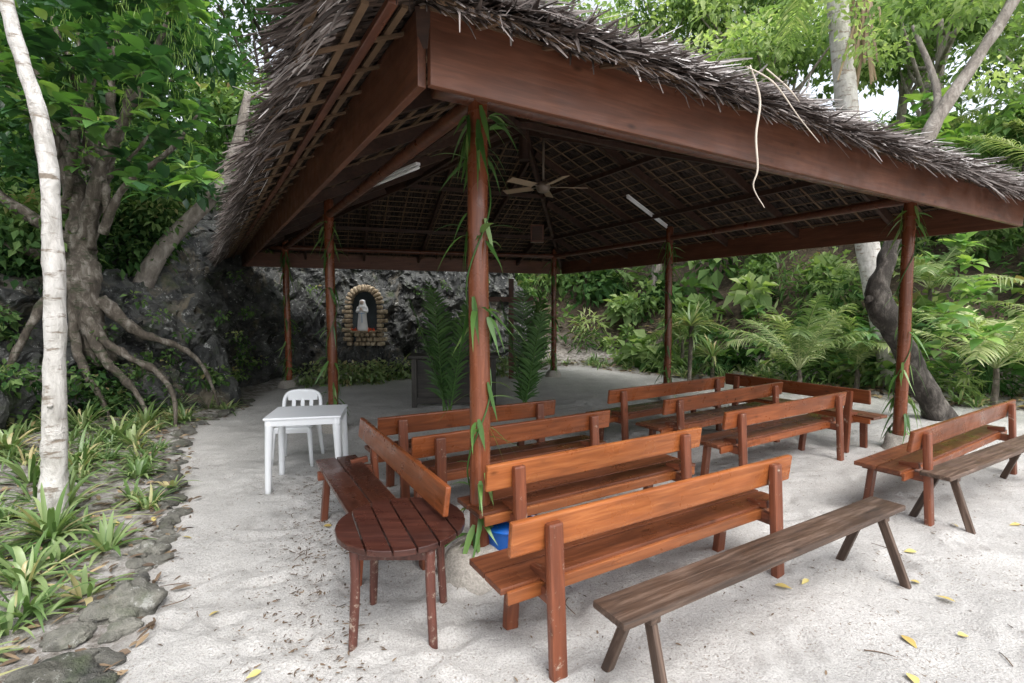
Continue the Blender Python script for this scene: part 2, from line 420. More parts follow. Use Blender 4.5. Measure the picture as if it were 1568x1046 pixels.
def rock(buf, c, s, seed, sub=3, boxy=0, rz=None, tilt=0):
    bm = bmesh.new(); bmesh.ops.create_icosphere(bm, subdivisions=sub, radius=1)
    v = np.array([x.co[:] for x in bm.verts]); f = np.array([[q.index for q in x.verts] for x in bm.faces]); bm.free()
    if boxy:
        v = np.sign(v)*np.abs(v)**boxy; v = v*(1+.07*fbm(v*1.6+seed*3.1, 2))[:, None]
    else:
        v = v*(1+.35*fbm(v*1.3+seed*3.1, 3)+(.12*ridged(v*3+seed, 5) if sub > 3 else 0))[:, None]
    a = seed*1.7 if rz is None else rz
    v = v*np.array(s)
    if tilt: v = v@np.array([[math.cos(tilt), 0, math.sin(tilt)], [0, 1, 0], [-math.sin(tilt), 0, math.cos(tilt)]])
    v = v@np.array([[math.cos(a), math.sin(a), 0], [-math.sin(a), math.cos(a), 0], [0, 0, 1]])+np.array(c)
    buf.put(v, f, None, np.full(len(v), .5))
bf = Buf()
bl = POLY[1:10]; cb = np.r_[0, np.cumsum(np.linalg.norm(np.diff(bl, axis=0), axis=1))]
s_ = .9; k = 0
while s_ < cb[-1]-1:
    x = np.interp(s_, cb, bl[:, 0])+rng.uniform(-.12, .05)-.03; y = np.interp(s_, cb, bl[:, 1]); r = rng.uniform(.035, .10)
    rock(bf, (x, y, rng.uniform(-.02, .015)), (r*1.3, r, r*rng.uniform(.4, .8)), k); s_ += r*rng.uniform(1.2, 2.4); k += 1
for (x, y, r) in [(-2.28, 2.85, .15), (-2.12, 2.25, .13), (-2.35, 2.55, .09), (-1.92, 2.18, .08), (-2.6, 3.5, .1), (-2.0, 2.0, .09)]:
    rock(bf, (x, y, .02), (r*1.2, r, r*.6), k, 4); k += 1
bf.build('stone_border', M_stone)
for (x, y, s) in [(-5.55, 9.0, (.5, .4, .85)), (-5.9, 8.2, (.6, .5, .6)), (-7.2, 6.3, (.7, .6, .9)), (-3.0, 13.3, (.5, .35, .35)), (-2.1, 13.6, (.4, .35, .35)), (.4, 14.6, (.4, .3, .3))]:
    bf = Buf(); rock(bf, (x, y, s[2]*.3), s, k, 5); k += 1; bf.build('boulder', M_rock, None, False)

# ------------------------------------------------------------------ pavilion
pav = empty('thatched_pavilion', (0, 0, 0))
PN = np.array([-.22, 3.33]); PR = np.array([4.9, 6.28]); PL = np.array([-5.0, 11.2]); PF = np.array([1.08, 13.0])
M1 = (PN+PL)/2; M2 = (PR+PF)/2
posts = {'N': PN, 'R': PR, 'L': PL, 'F': PF, 'M1': M1, 'M2': M2}
for k_, p in posts.items():
    bf = Buf(); r = .069
    bf.tube([(p[0], p[1], -.1), (p[0]+.006, p[1], 1.2), (p[0]-.004, p[1], 2.2), (p[0], p[1], 3.3)], [r*1.04, r, r*.98, r*.95], 24, 8, .03)
    bf.build('post', M_post, pav)
    bf = Buf(); s = .21 if k_ == 'N' else .17
    bf.tube([(p[0], p[1]-.03, -.12), (p[0], p[1]-.03, .02), (p[0], p[1], .13), (p[0], p[1], .17)], [s*1.4, s*1.15, s*.95, s*.65], 28, 6, .22)
    bf.build('concrete_footing', M_conc, pav)
ZF0, ZF1 = 2.715, 3.045
cN = np.array([-.38, 2.24]); cL = np.array([-6.1, 11.5]); cF = np.array([1.37, 14.1]); cR = np.array([5.99, 5.99]); A = np.array([.2, 8.3, 4.75])
def v3(p, z): return (float(p[0]), float(p[1]), float(z))
zc = (ZF0+ZF1)/2
corners = [cN, cR, cF, cL]
for i in range(4):
    a, c = corners[i], corners[(i+1) % 4]; e = (c-a)/np.linalg.norm(c-a)
    board('fascia', v3(a+e*.022, zc), v3(c-e*.022, zc), .04, ZF1-ZF0, M_fasc, pav)
for a, c in ((PN, PR), (PR, PF), (PF, PL), (PL, PN)):
    bf = Buf(); e = (c-a)/np.linalg.norm(c-a); bf.tube([v3(a-e*.3, 3.1), v3((a+c)/2, 3.09), v3(c+e*.3, 3.1)], [.058, .05, .056], 14, 8, .04)
    bf.build('plate_pole', M_beam, pav)
def face(i):
    a, c = corners[i], corners[(i+1) % 4]; e = (c-a)/np.linalg.norm(c-a); n = np.array([-e[1], e[0]])
    D = (A[:2]-a)@n; sl = (A[2]-ZF1)/D
    return a, c, e, n, D, sl
rb = Buf()
for i in range(4):
    a, c, e, n, D, sl = face(i)
    rb.box(v3(a, ZF1-.09), (A[0], A[1], A[2]-.12), .06, .16)
    W = np.linalg.norm(c-a); k_ = int(W/1.35)
    for j in range(1, k_+1):
        s = j/(k_+1); p = a+(c-a)*s
        al = (A[:2]-a)@e; t0 = s*W
        dm = D*(t0/al) if t0 < al else D*((W-t0)/(W-al))
        q = p+n*dm*.97
        rb.box(v3(p, ZF1-.08), v3(q, ZF1+sl*dm*.97-.08), .05, .12)
    for fr in (.33, .66):
        p = a+(A[:2]-a)*fr; q = c+(A[:2]-c)*fr; zz = ZF1+(A[2]-ZF1)*fr-.17
        rb.box(v3(p, zz), v3(q, zz), .05, .07)
rb.tube([(A[0], A[1], A[2]), (A[0], A[1], A[2]-.6)], [.09], 12, 2)
rb.build('rafters', M_raft, pav, False)
OV = [.30, .42, .42, .58]
hipc = []
for q in range(4):
    _, _, _, n1_, _, _ = face(q); _, _, _, n0_, _, _ = face((q-1) % 4)
    hipc.append(np.linalg.solve(np.array([n1_, n0_]), np.array([n1_@corners[q]-OV[q], n0_@corners[q]-OV[(q-1) % 4]])))
bt = Buf(); th = Buf(); ev = Buf(); sh = Buf()
for i in range(4):
    a, c, e, n, D, sl = face(i); ov = OV[i]
    def edge(d):
        f = d/D
        if d >= 0: return a+(A[:2]-a)*f, c+(A[:2]-c)*f
        fo = -d/ov
        return a+(hipc[i]-a)*fo, c+(hipc[(i+1) % 4]-c)*fo
    e3 = np.array([e[0], e[1], 0]); dn = norm(np.array([-n[0], -n[1], -sl])); up = np.cross(e3, -dn); up = up*np.sign(up[2])
    dsh = ov*.8
    p, q = edge(-dsh); p0_, q0_ = edge(0)
    zz = ZF1-sl*dsh+.05
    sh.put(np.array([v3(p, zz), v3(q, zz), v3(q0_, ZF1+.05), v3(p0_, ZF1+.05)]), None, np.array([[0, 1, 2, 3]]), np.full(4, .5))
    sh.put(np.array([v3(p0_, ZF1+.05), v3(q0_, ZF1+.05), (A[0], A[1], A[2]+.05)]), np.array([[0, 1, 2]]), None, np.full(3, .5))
    d = -ov+.10; row = 0
    while d < D-.12:
        p, q = edge(d); w = np.linalg.norm(q-p); zz = ZF1+sl*d
        bt.box(v3(p, zz-.012), v3(q, zz-.012), .028, .014)
        k_ = int(w/.018); tt = rng.random(k_)
        base = p+(q-p)*tt[:, None]
        L = rng.uniform(.26, .36, k_)
        root = np.column_stack([base+n*.26, np.full(k_, zz+sl*.26+.014)])
        dirr = dn+e3*rng.normal(0, .05, k_)[:, None]+up*rng.normal(.03, .02, k_)[:, None]
        th.rib(root, dirr, up+e3*rng.normal(0, .3, k_)[:, None], L, rng.uniform(.010, .018, k_), [.8, 1, .6], .0, .5)
        d += .19
    for s_ in np.arange(.25, np.linalg.norm(c-a), .36):
        p = a+e*s_; al = (A[:2]-a)@e; W = np.linalg.norm(c-a)
        dm = D*(s_/al) if s_ < al else D*((W-s_)/(W-al))
        p2 = p-n*ov*.75; q = p+n*dm*.98
        bt.box(v3(p2, ZF1-sl*ov*.75-.028), v3(q, ZF1+sl*dm*.98-.028), .024, .013)
    p, q = edge(-ov); w = np.linalg.norm(q-p)
    lay = 11
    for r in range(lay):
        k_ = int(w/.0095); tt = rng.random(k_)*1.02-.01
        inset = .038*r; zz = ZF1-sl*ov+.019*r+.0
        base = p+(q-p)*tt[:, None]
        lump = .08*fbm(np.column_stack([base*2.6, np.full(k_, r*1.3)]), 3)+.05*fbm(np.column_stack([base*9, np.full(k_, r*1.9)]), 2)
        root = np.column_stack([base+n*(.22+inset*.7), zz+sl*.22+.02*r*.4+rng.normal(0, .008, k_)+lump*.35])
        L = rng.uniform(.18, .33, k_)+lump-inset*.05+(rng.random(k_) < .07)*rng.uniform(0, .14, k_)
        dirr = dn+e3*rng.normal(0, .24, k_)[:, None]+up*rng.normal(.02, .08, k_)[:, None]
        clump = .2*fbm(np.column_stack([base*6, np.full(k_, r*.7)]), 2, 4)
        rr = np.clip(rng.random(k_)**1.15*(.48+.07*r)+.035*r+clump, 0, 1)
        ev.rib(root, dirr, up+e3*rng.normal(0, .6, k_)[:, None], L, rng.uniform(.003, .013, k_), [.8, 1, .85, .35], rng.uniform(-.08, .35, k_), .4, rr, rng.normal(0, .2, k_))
    p0 = hipc[i]; pp = np.array([v3(p0, ZF1-sl*ov+.17), (A[0], A[1], A[2]+.15)])
    k_ = 1800; tt = rng.random(k_); root = pp[0]+(pp[1]-pp[0])*tt[:, None]; sg = rng.choice([-1, 1], k_)
    hd = norm(pp[0]-pp[1]); sd = np.cross(hd, [0, 0, 1.])
    ev.rib(root+[0, 0, .03], hd*.8+sd*sg[:, None]*.8+rng.normal(0, .2, (k_, 3)), (0, 0, 1), rng.uniform(.15, .32, k_), rng.uniform(.006, .014, k_), [.7, 1, .8, .2], .25, .3, rng.random(k_)**1.2)
bt.build('battens', M_batten, pav, False)
th.build('thatch_leaves', M_thatch, pav, False)
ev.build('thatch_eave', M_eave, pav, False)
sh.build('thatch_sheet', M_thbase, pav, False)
a, c, e, n, D, sl = face(3)
for off in (.20,):
    board('eave_rail', v3(a-n*off-e*.2, ZF1-sl*off-.045), v3(c-n*off+e*.2, ZF1-sl*off-.045), .04, .03, M_beam, pav)
fb = Buf()
fb.tube([(1.30, 2.84, 3.08), (1.36, 2.84, 2.9), (1.34, 2.83, 2.7), (1.35, 2.82, 2.52), (1.33, 2.82, 2.42), (1.40, 2.83, 2.31)], [.004, .007, .006, .004, .002], 6, 6)
fb.tube([(1.27, 2.83, 3.07), (1.42, 2.82, 2.98), (1.58, 2.84, 2.80), (1.72, 2.88, 2.68)], [.003, .005, .003, .002], 6, 6)
fb.tube([(1.40, 2.86, 3.07), (1.52, 2.86, 2.97), (1.60, 2.88, 2.90)], [.004, .005, .002], 6, 6)
fb.tube([(-.1, 2.02, 3.10), (-.06, 1.98, 3.02), (-.08, 1.98, 2.95)], [.008, .006, .003], 6, 6)
fb.build('hanging_fibre', M_fiber, pav)

def tube_light(p0, p1):
    e = empty('fluorescent_lamp', ((p0[0]+p1[0])/2, (p0[1]+p1[1])/2, (p0[2]+p1[2])/2)); c = Vector(e.location)
    board('housing', Vector(p0)-c+Vector((0, 0, .035)), Vector(p1)-c+Vector((0, 0, .035)), .05, .03, M_tube, e)
    bf = Buf(); bf.tube([np.array(p0)-np.array(c), np.array(p1)-np.array(c)], [.018], 12, 4); bf.build('tube', M_tube, e)
tube_light((-1.60, 5.87, 3.16), (-.94, 5.15, 3.17)); tube_light((2.03, 9.02, 3.72), (2.91, 9.58, 3.28))
fan = empty('ceiling_fan', (.5, 8.2, 3.70))
bf = Buf(); bf.tube([(0, 0, -.09), (0, 0, -.07), (0, 0, 0), (0, 0, .06), (0, 0, .09)], [.04, .09, .12, .1, .03], 20, 3)
bf.tube([(0, 0, .06), (0, 0, .8)], [.018], 8, 2); bf.build('motor', M_metal, fan)
for q in range(5):
    a_ = q*2*math.pi/5+.1; u = Vector((math.cos(a_), math.sin(a_), 0)); s = Vector((-u.y, u.x, .25)).normalized()
    board('blade_arm', u*.1, u*.22, .04, .01, M_metal, fan); board('blade', u*.2, u*.72, .14, .012, M_blade, fan, up=u.cross(s))
sp = empty('speaker_box', (.5, 10.2, 3.25)); board('cabinet', (-.13, 0, 0), (.13, 0, 0), .2, .34, M_beam, sp); board('grille', (-.1, -.104, 0), (.1, -.104, 0), .012, .28, M_raft, sp)

# ------------------------------------------------------------------ benches
def bench(cx, cy, deg, L, name='wooden_bench', smat=None, s0=None, s1=None, bm_=None):
    e = empty(name, (cx, cy, 0), R(deg)); h = L/2; s0 = -h-.02 if s0 is None else s0; s1 = h+.02 if s1 is None else s1
    smat = smat or M_seat; bmat = bm_ or M_bench
    j = rng.uniform(-.01, .01)
    board('backrest', (-h, .0, .685+j), (h, .0, .685-j), .034, .172, bmat, e, up=(0, -.12, 1), bev=.01)
    board('seat_plank', (s0, .13, .425), (s1, .13, .425), .165, .034, smat, e)
    board('seat_plank', (s0, .305, .425), (s1, .305, .425), .165, .034, smat, e)
    board('seat_apron', (s0+.03, .04, .39), (s1-.03, .04, .39), .022, .065, bmat, e)
    for x in (s0+.24, s1-.24):
        board('back_post', (x, -.085, -.02), (x, -.038, .745), .085, .05, M_bench2, e, up=(0, 1, 0), bev=.014)
        board('front_leg', (x, .37, -.03), (x, .33, .408), .075, .05, M_bench2, e, up=(0, 1, 0))
        board('seat_bearer', (x, -.04, .372), (x, .41, .372), .05, .07, M_bench2, e)
        board('brace', (x+.001, -.0, .46), (x+.001, .14, .44), .042, .05, M_bench2, e)
    return e
bench(.935, 2.80, 30.6, 2.2, smat=M_seat, bm_=M_benchA)
bench(.70, 3.62, 31, 2.02, bm_=M_benchA)
bench(.085, 4.32, 31, 2.0)
bench(-.37, 4.95, 31, 1.95)
bench(2.99, 5.33, 32, 2.3)
bench(2.64, 6.07, 33, 2.35)
bench(2.14, 6.68, 34, 2.35)
bench(3.80, 6.84, -60, 2.0)
bench(-.86, 3.60, 120, 2.0, s0=-.62, smat=M_dark)
bench(4.33, 4.70, 33, 2.75)
def plain(cx, cy, deg, L):
    e = empty('plank_bench', (cx, cy, 0), R(deg)); h = L/2
    board('seat', (-h, 0, .43), (h, 0, .43), .205, .036, M_old, e, bev=.01)
    for x, s in ((-h+.2, -1), (h-.22, 1)):
        for y in (-1, 1):
            board('leg', (x+s*.03, y*.20, -.02), (x, y*.045, .412), .05, .035, M_old, e, up=(1, 0, 0))
        board('leg_cap', (x, -.09, .395), (x, .09, .395), .06, .04, M_old, e)
    return e
plain(1.49, 2.72, 30.4, 2.5); plain(4.38, 4.50, 30, 2.4)

rt = empty('round_table', (-.62, 2.75, 0)); rad = .355
nP = 6; wP = 2*rad/nP
for q in range(nP):
    x0 = -rad+q*wP+.004; x1 = x0+wP-.008
    bm = bmesh.new(); xsn = np.linspace(x0, x1, 8); top = [(x, math.sqrt(max(rad*rad-x*x, .0004))) for x in xsn]
    ring = top+[(x, -y) for x, y in top[::-1]]
    lo = [bm.verts.new((x, y, .53)) for x, y in ring]; hi = [bm.verts.new((x, y, .565)) for x, y in ring]
    bm.faces.new(hi[::1]); bm.faces.new(lo[::-1])
    for k_ in range(len(ring)):
        k2 = (k_+1) % len(ring); bm.faces.new((lo[k_], lo[k2], hi[k2], hi[k_]))
    bmesh.ops.recalc_face_normals(bm, faces=bm.faces)
    for v_ in bm.verts: v_.co = Matrix.Rotation(R(25), 4, 'Z') @ v_.co
    me = bpy.data.meshes.new('top_plank'); bm.to_mesh(me); bm.free(); me.materials.append(M_rtop)
    ob = link(bpy.data.objects.new('top_plank', me), rt)
    mo = ob.modifiers.new('b', 'BEVEL'); mo.width = .005; mo.segments = 2; mo.limit_method = 'ANGLE'
bf = Buf()
for x in (-.19, .2):
    for y in (-.24, .12):
        bf.tube([(x*1.08, y*1.08, -.03), (x, y, .3), (x, y, .53)], [.022, .025, .027], 14, 4, .04)
bf.build('legs', M_rleg, rt)
for y in (-.24, .12): board('rail', (-.19, y, .495), (.2, y, .495), .03, .06, M_rleg, rt)
for x in (-.19, .2): board('rail', (x, -.24, .493), (x, .12, .493), .03, .058, M_rleg, rt)

pt = empty('plastic_table', (-2.05, 5.0, 0), R(12))
board('top', (-.35, 0, .715), (.35, 0, .715), .60, .025, M_plastic, pt, bev=.011)
for y in (-.28, .28): board('skirt', (-.335, y, .675), (.335, y, .675), .018, .06, M_plastic, pt)
for x in (-.33, .33): board('skirt', (x, -.275, .674), (x, .275, .674), .018, .058, M_plastic, pt)
for x in (-1, 1):
    for y in (-1, 1):
        bf = Buf(); bf.tube([(x*.325, y*.275, -.02), (x*.315, y*.265, .35), (x*.30, y*.25, .70)], [.026, .033, .042], 12, 4); bf.build('leg', M_plastic, pt)
pc = empty('plastic_chair', (-2.47, 5.70, 0), R(6))
board('seat', (-.19, 0, .42), (.19, 0, .42), .38, .025, M_plastic, pc, bev=.012)
board('seat_skirt', (-.18, -.185, .395), (.18, -.185, .395), .02, .05, M_plastic, pc)
bf = Buf()
for x in (-1, 1):
    bf.tube([(x*.22, -.22, -.02), (x*.19, -.18, .42)], [.018, .028], 10, 3); bf.tube([(x*.22, .25, -.02), (x*.19, .18, .42)], [.018, .028], 10, 3)
bf.tube([(-.19, .18, .40), (-.21, .22, .60), (-.19, .25, .72), (-.1, .265, .77), (.1, .265, .77), (.19, .25, .72), (.21, .22, .60), (.19, .18, .40)], [.022], 10, 5)
bf.build('frame', M_plastic, pc)
board('top_rail', (-.17, .25, .715), (.17, .25, .715), .016, .10, M_plastic, pc)
for x in (-.1, 0, .1): board('slat', (x, .195, .43), (x, .243, .68), .045, .012, M_plastic, pc, up=(0, 1, 0))
board('lower_rail', (-.19, .205, .5), (.19, .205, .5), .014, .05, M_plastic, pc)

bt_ = empty('blue_tub', (.0, 3.40, .0)); bf = Buf()
bf.tube([(0, 0, .0), (0, 0, .01), (0, 0, .26), (0, 0, .28), (0, 0, .275)], [.10, .15, .20, .215, .19], 24, 3); bf.build('tub', M_blue, bt_)
bf = Buf(); a_ = np.linspace(0, np.pi, 9); bf.tube([(.2*math.cos(x), -.02, .27+.09*math.sin(x)) for x in a_], [.008], 6, 2); bf.build('handle', M_tube, bt_)

al = empty('altar_table', (-1.05, 9.15, 0), R(4))
board('top', (-.8, 0, .9), (.8, 0, .9), .62, .05, M_altar, al)
board('front_panel', (-.72, -.22, .46), (.72, -.22, .46), .03, .8, M_altar, al)
for x in (-.7, .7): board('leg', (x, -.25, 0), (x, -.25, .87), .09, .08, M_altar, al, up=(0, 1, 0)); board('leg', (x, .24, 0), (x, .24, .87), .09, .08, M_altar, al, up=(0, 1, 0))
board('low_rail', (-.7, -.27, .12), (.7, -.27, .12), .03, .1, M_altar, al)
cr = empty('wooden_cross', (-.02, 12.6, 0))
board('upright', (0, 0, 0), (0, 0, 2.5), .13, .09, M_beam, cr, up=(0, 1, 0)); board('crossarm', (-.55, -.05, 1.99), (.55, -.05, 1.99), .07, .12, M_beam, cr)

# grotto
gr = empty('stone_grotto', (-3.92, 13.4, .77)); gr.scale = (.94, .94, .97)
bf = Buf()
for r in range(9):
    zz = .06+r*.125
    for sx in (-1, 1):
        w1 = rng.uniform(.07, .10); rock(bf, (sx*(.36+w1), rng.uniform(-.02, .02), zz), (w1, .15, .056), r*2.3+sx, 3, .42, rng.normal(0, .05))
        if r % 2: rock(bf, (sx*(.40+2*w1), .03, zz), (.045, .13, .056), r*1.3+sx, 3, .42, rng.normal(0, .05))
    if r < 3:
        x = -.28+.05*(r % 2)
        while x < .3: w1 = rng.uniform(.05, .09); rock(bf, (x+w1, .0, zz), (w1-.004, .16, .056), r+x*9, 3, .42, rng.normal(0, .04)); x += 2*w1+.006
for k_ in range(13):
    a_ = math.pi*(k_+.5)/13; rock(bf, (.44*math.cos(a_), 0, 1.14+.44*math.sin(a_)), (.095, .15, .047), k_*1.3, 3, .42, 0.0, a_)
bf.build('stone_arch', M_tan, gr)
bf = Buf()
for k_ in range(9): rock(bf, (-.75+k_*.19, .12+rng.uniform(-.05, .1), -.35), (.2, .25, .30), k_*3.2, 4)
bf.build('rock_base', M_rock, gr, False)
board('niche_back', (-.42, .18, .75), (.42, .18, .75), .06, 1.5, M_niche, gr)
board('ledge', (-.36, -.06, .40), (.36, -.06, .40), .36, .05, M_tan, gr, bev=.015)
st = empty('statue_of_mary', (-3.92, 13.2, 1.185)); bf = Buf(); st.scale = (1.15, 1.1, 1.05)
bf.tube([(0, 0, 0), (0, 0, .03), (0, 0, .3), (0, 0, .48), (0, 0, .60), (0, 0, .645)], [.10, .125, .098, .088, .095, .04], 20, 4, .04)
bf.tube([(0, .015, .50), (0, .02, .60), (0, .015, .68), (0, .012, .745), (0, .01, .77)], [.10, .092, .07, .062, .02], 18, 4)
for x in (-1, 1): bf.tube([(x*.085, 0, .59), (x*.105, -.03, .47), (x*.04, -.10, .50)], [.032, .036, .026], 10, 4)
bf.build('robe_and_veil', M_statue, st)
bf = Buf(); bf.tube([(0, -.035, .65), (0, -.038, .67), (0, -.038, .70), (0, -.036, .73), (0, -.03, .745)], [.02, .04, .047, .04, .015], 14, 3); bf.tube([(0, -.035, .62), (0, -.035, .66)], [.022], 10, 2)
for x in (-1, 1): bf.tube([(x*.03, -.10, .50), (x*.006, -.125, .55), (x*.003, -.12, .585)], [.014, .012, .006], 8, 3)
bf.build('face_and_hands', M_skin, st)
bf = Buf(); bf.tube([(-.07, -.06, .44), (0, -.1, .43), (.07, -.06, .44)], [.010], 8, 3); bf.tube([(.01, -.1, .43), (.02, -.115, .2)], [.006, .008], 8, 3); bf.build('sash', M_sash, st)
bf = Buf(); k_ = 110; c_ = np.column_stack([rng.uniform(-.32, .32, k_), rng.uniform(-.28, -.12, k_), rng.uniform(.42, .48, k_)]); bf.simple(c_, norm(rng.normal(0, 1, (k_, 3))), norm(rng.normal(0, 1, (k_, 3))), .05, .025); bf.build('flowers', M_red, gr)

# ------------------------------------------------------------------ plants
STR = [.55, 1, .95, .8, .5, .08]
def strap_plant(buf, x, y, z, n, L, W, up=.8, rb=None):
    az = rng.uniform(0, 6.283, n); el = rng.uniform(.25, 1.4, n)
    D = np.column_stack([np.cos(az)*np.cos(el), np.sin(az)*np.cos(el), np.sin(el)])
    P = np.array([x, y, z])+np.column_stack([np.cos(az), np.sin(az), az*0])*.03
    base = rng.random() if rb is None else rb
    buf.rib(P, D, np.array([0, 0, 1.])+D*.01, rng.uniform(.6, 1.1, n)*L, rng.uniform(.8, 1.2, n)*W, STR, rng.uniform(.3, .9, n)*up, .25, np.clip(base*.5+rng.random(n)*.6, 0, 1), rng.normal(0, .1, n))
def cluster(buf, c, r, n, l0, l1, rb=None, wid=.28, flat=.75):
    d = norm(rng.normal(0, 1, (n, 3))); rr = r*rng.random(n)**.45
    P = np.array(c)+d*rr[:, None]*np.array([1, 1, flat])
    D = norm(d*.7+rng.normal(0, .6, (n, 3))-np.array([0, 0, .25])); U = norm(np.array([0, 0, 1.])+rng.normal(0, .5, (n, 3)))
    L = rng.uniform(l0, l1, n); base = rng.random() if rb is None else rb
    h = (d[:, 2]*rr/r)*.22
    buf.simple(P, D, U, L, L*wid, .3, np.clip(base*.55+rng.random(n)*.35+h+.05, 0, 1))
BRD = [.15, .75, 1, .85, .45, .03]
def rosette(buf, c, n, l, rb=None, el0=-.2, el1=.9, wd=.33):
    az = rng.uniform(0, 6.283, n); el = rng.uniform(el0, el1, n)
    D = np.column_stack([np.cos(az)*np.cos(el), np.sin(az)*np.cos(el), np.sin(el)]); L = rng.uniform(.6, 1.15, n)*l
    base = rng.random() if rb is None else rb
    buf.rib(np.array(c)+D*.06, D, norm(np.array([0, 0, 1.])+rng.normal(0, .2, (n, 3))), L, L*wd*rng.uniform(.8, 1.1, n), BRD, rng.uniform(.1, .6, n), .22, np.clip(base*.7+rng.random(n)*.3, 0, 1), rng.normal(0, .08, n))
def frond(buf, base, az, el, L, droop, nl=34, ll=.4, w=.012, hang=.5, rb=.5):
    h = np.array([math.cos(az), math.sin(az), 0]); D = h*math.cos(el)+np.array([0, 0, math.sin(el)]); base = np.array(base)
    ts = np.linspace(.12, 1, nl); side = np.array([-h[1], h[0], 0])
    C = base+D*(L*ts)[:, None]; C[:, 2] -= droop*L*ts*ts; T = D+np.array([0, 0, -1.])*(2*droop*ts)[:, None]; T = norm(T)
    ln = ll*np.sin(np.pi*(ts*.86+.1))**.6
    for sg in (-1, 1):
        dr = norm(T*.75+side*sg+rng.normal(0, .09, (nl, 3))+np.array([0, 0, .15]))
        up = norm(np.cross(dr, T)*sg*-1); up = up*np.sign(up[:, 2:3]+1e-6)
        buf.rib(C, dr, up, ln*rng.uniform(.8, 1.1, nl), w, [.5, 1, .9, .6, .08], hang*rng.uniform(.4, 1.4, nl), .35, np.clip(rb+rng.normal(0, .16, nl), 0, 1))
    pts = [base+D*(L*t)-np.array([0, 0, droop*L*t*t]) for t in (0, .25, .5, .75, 1)]
    buf.tube(pts, [.016, .013, .009, .006, .002], 6, 4, rnd=.9)

bf = Buf()
for (x, y, n, L) in [(-3.35, 3.55, 34, .62), (-3.75, 4.1, 26, .6), (-3.0, 3.0, 14, .45), (-4.3, 3.6, 30, .7), (-4.1, 2.9, 30, .75), (-3.6, 2.6, 26, .6), (-3.1, 2.25, 24, .5), (-2.75, 2.0, 18, .45), (-4.6, 4.7, 26, .6),
                     (-4.9, 5.6, 26, .6), (-5.1, 6.4, 30, .6), (-4.75, 6.2, 20, .5), (-5.3, 7.2, 30, .6), (-5.0, 7.6, 24, .5), (-5.5, 8.1, 26, .55), (-4.6, 5.3, 18, .45), (-5.7, 5.6, 30, .7), (-5.8, 6.7, 30, .7), (-3.3, 4.75, 10, .3), (-3.85, 5.1, 14, .4),
                     (-2.9, 3.5, 16, .4), (-2.55, 2.9, 12, .35), (-2.45, 1.75, 22, .5), (-2.9, 1.5, 24, .6), (-3.3, 1.9, 24, .6)]:
    strap_plant(bf, x, y, gz(x, y)+.02, int(n*1.4), L, .019, .8, rng.uniform(.4, 1))
q = 0
while q < 240:
    x = rng.uniform(-7.5, -2.5); y = rng.uniform(1.6, 9.4)
    dd_ = outdist(np.array([[x, y]]))[0]
    if dd_ > (.45 if y < 4.2 else .12) : strap_plant(bf, x, y, gz(x, y), 24, rng.uniform(.22, .56), .013, .9, rng.uniform(.2, 1)); q += 1
bf.build('strap_lily_plants', M_strap)
bf = Buf()
for q in range(460):
    x = rng.uniform(-4.8, 15); y = rng.uniform(7, 16)
    dd_ = outdist(np.array([[x, y]]))[0]
    if 0.0 < dd_ < 1.9 and not (x < -1 and y < 12.6): strap_plant(bf, x, y, gz(x, y), 22, rng.uniform(.35, .8), .02, 1.0, rng.uniform(.3, 1))
for (x, y) in [(-3.9, 11.9), (-3.5, 12.1), (-3.1, 12.3), (-4.3, 11.8), (-2.7, 12.5), (-2.2, 12.6), (-.9, 12.9), (-1.5, 12.9), (-.3, 13.2), (.4, 13.5), (-4.6, 11.4), (-3.3, 11.7), (-3.8, 11.5)]:
    strap_plant(bf, x, y, .02, 40, .5, .022, 1, .95); cluster(bf, (x, y, .25), .38, 130, .08, .16, .9)
bf.build('fern_plants', M_strap)

dk = Buf(); md = Buf(); lt = Buf()
cnt = 0
while cnt < 1300:
    y = rng.uniform(3, 32); x = rng.uniform(-1.2*y-3, 1.25*y+3); dd_ = outdist(np.array([[x, y]]))[0]
    if dd_ < (.9 if x > 2.5 else 2.6): continue
    if x < 1 and y < 15.5 and dd_ < 3.0: continue
    zz = gz(x, y); r = rng.uniform(.3, .75)*(1+.02*y)
    if x > 2 and dd_ < 2.5: r *= .7
    cnt += 1
    B = lt if (x > 2 and rng.random() < .5) else (md if (x > -2 or rng.random() < .5) else dk)
    if x > 2 and rng.random() < .2: B = dk
    ty_ = rng.random()
    l = .10+.008*y; c_ = (x, y, zz+r*.6+rng.uniform(0, .9)*(dd_ > 3))
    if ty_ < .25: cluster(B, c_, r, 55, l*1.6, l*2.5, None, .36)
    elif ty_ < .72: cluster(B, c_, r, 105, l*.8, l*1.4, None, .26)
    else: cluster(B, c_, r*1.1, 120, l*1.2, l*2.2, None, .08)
for q in range(300):
    i_ = int(rng.random()*(nu-1)); back_ = rng.uniform(.6, 2.6)
    x = bx[i_]-nxn[i_]*back_; y = by[i_]-nyn[i_]*back_
    cluster(dk if rng.random() < .5 else md, (x, y, H[i_]+rng.uniform(-.1, 1.2)), rng.uniform(.35, .7), 105, .09, .2)
for q in range(120):
    i_ = rng.integers(0, nu); x = bx[i_]+nxn[i_]*.35; y = by[i_]+nyn[i_]*.35
    if abs(x+3.9) < .8 and y > 12: continue
    cluster(md, (x, y, rng.uniform(.05, .9)**1.5*H[i_]), .16, 26, .05, .12)
for q in range(110):
    y = rng.uniform(4, 9); x = np.interp(y, [.5, 4, 6.3, 8, 9.4], [-10, -8.2, -7.2, -6.4, -5.7])+rng.uniform(.2, .9)
    cluster(md if q % 2 else dk, (x, y, rng.uniform(.1, .9)), .25, 45, .06, .15)
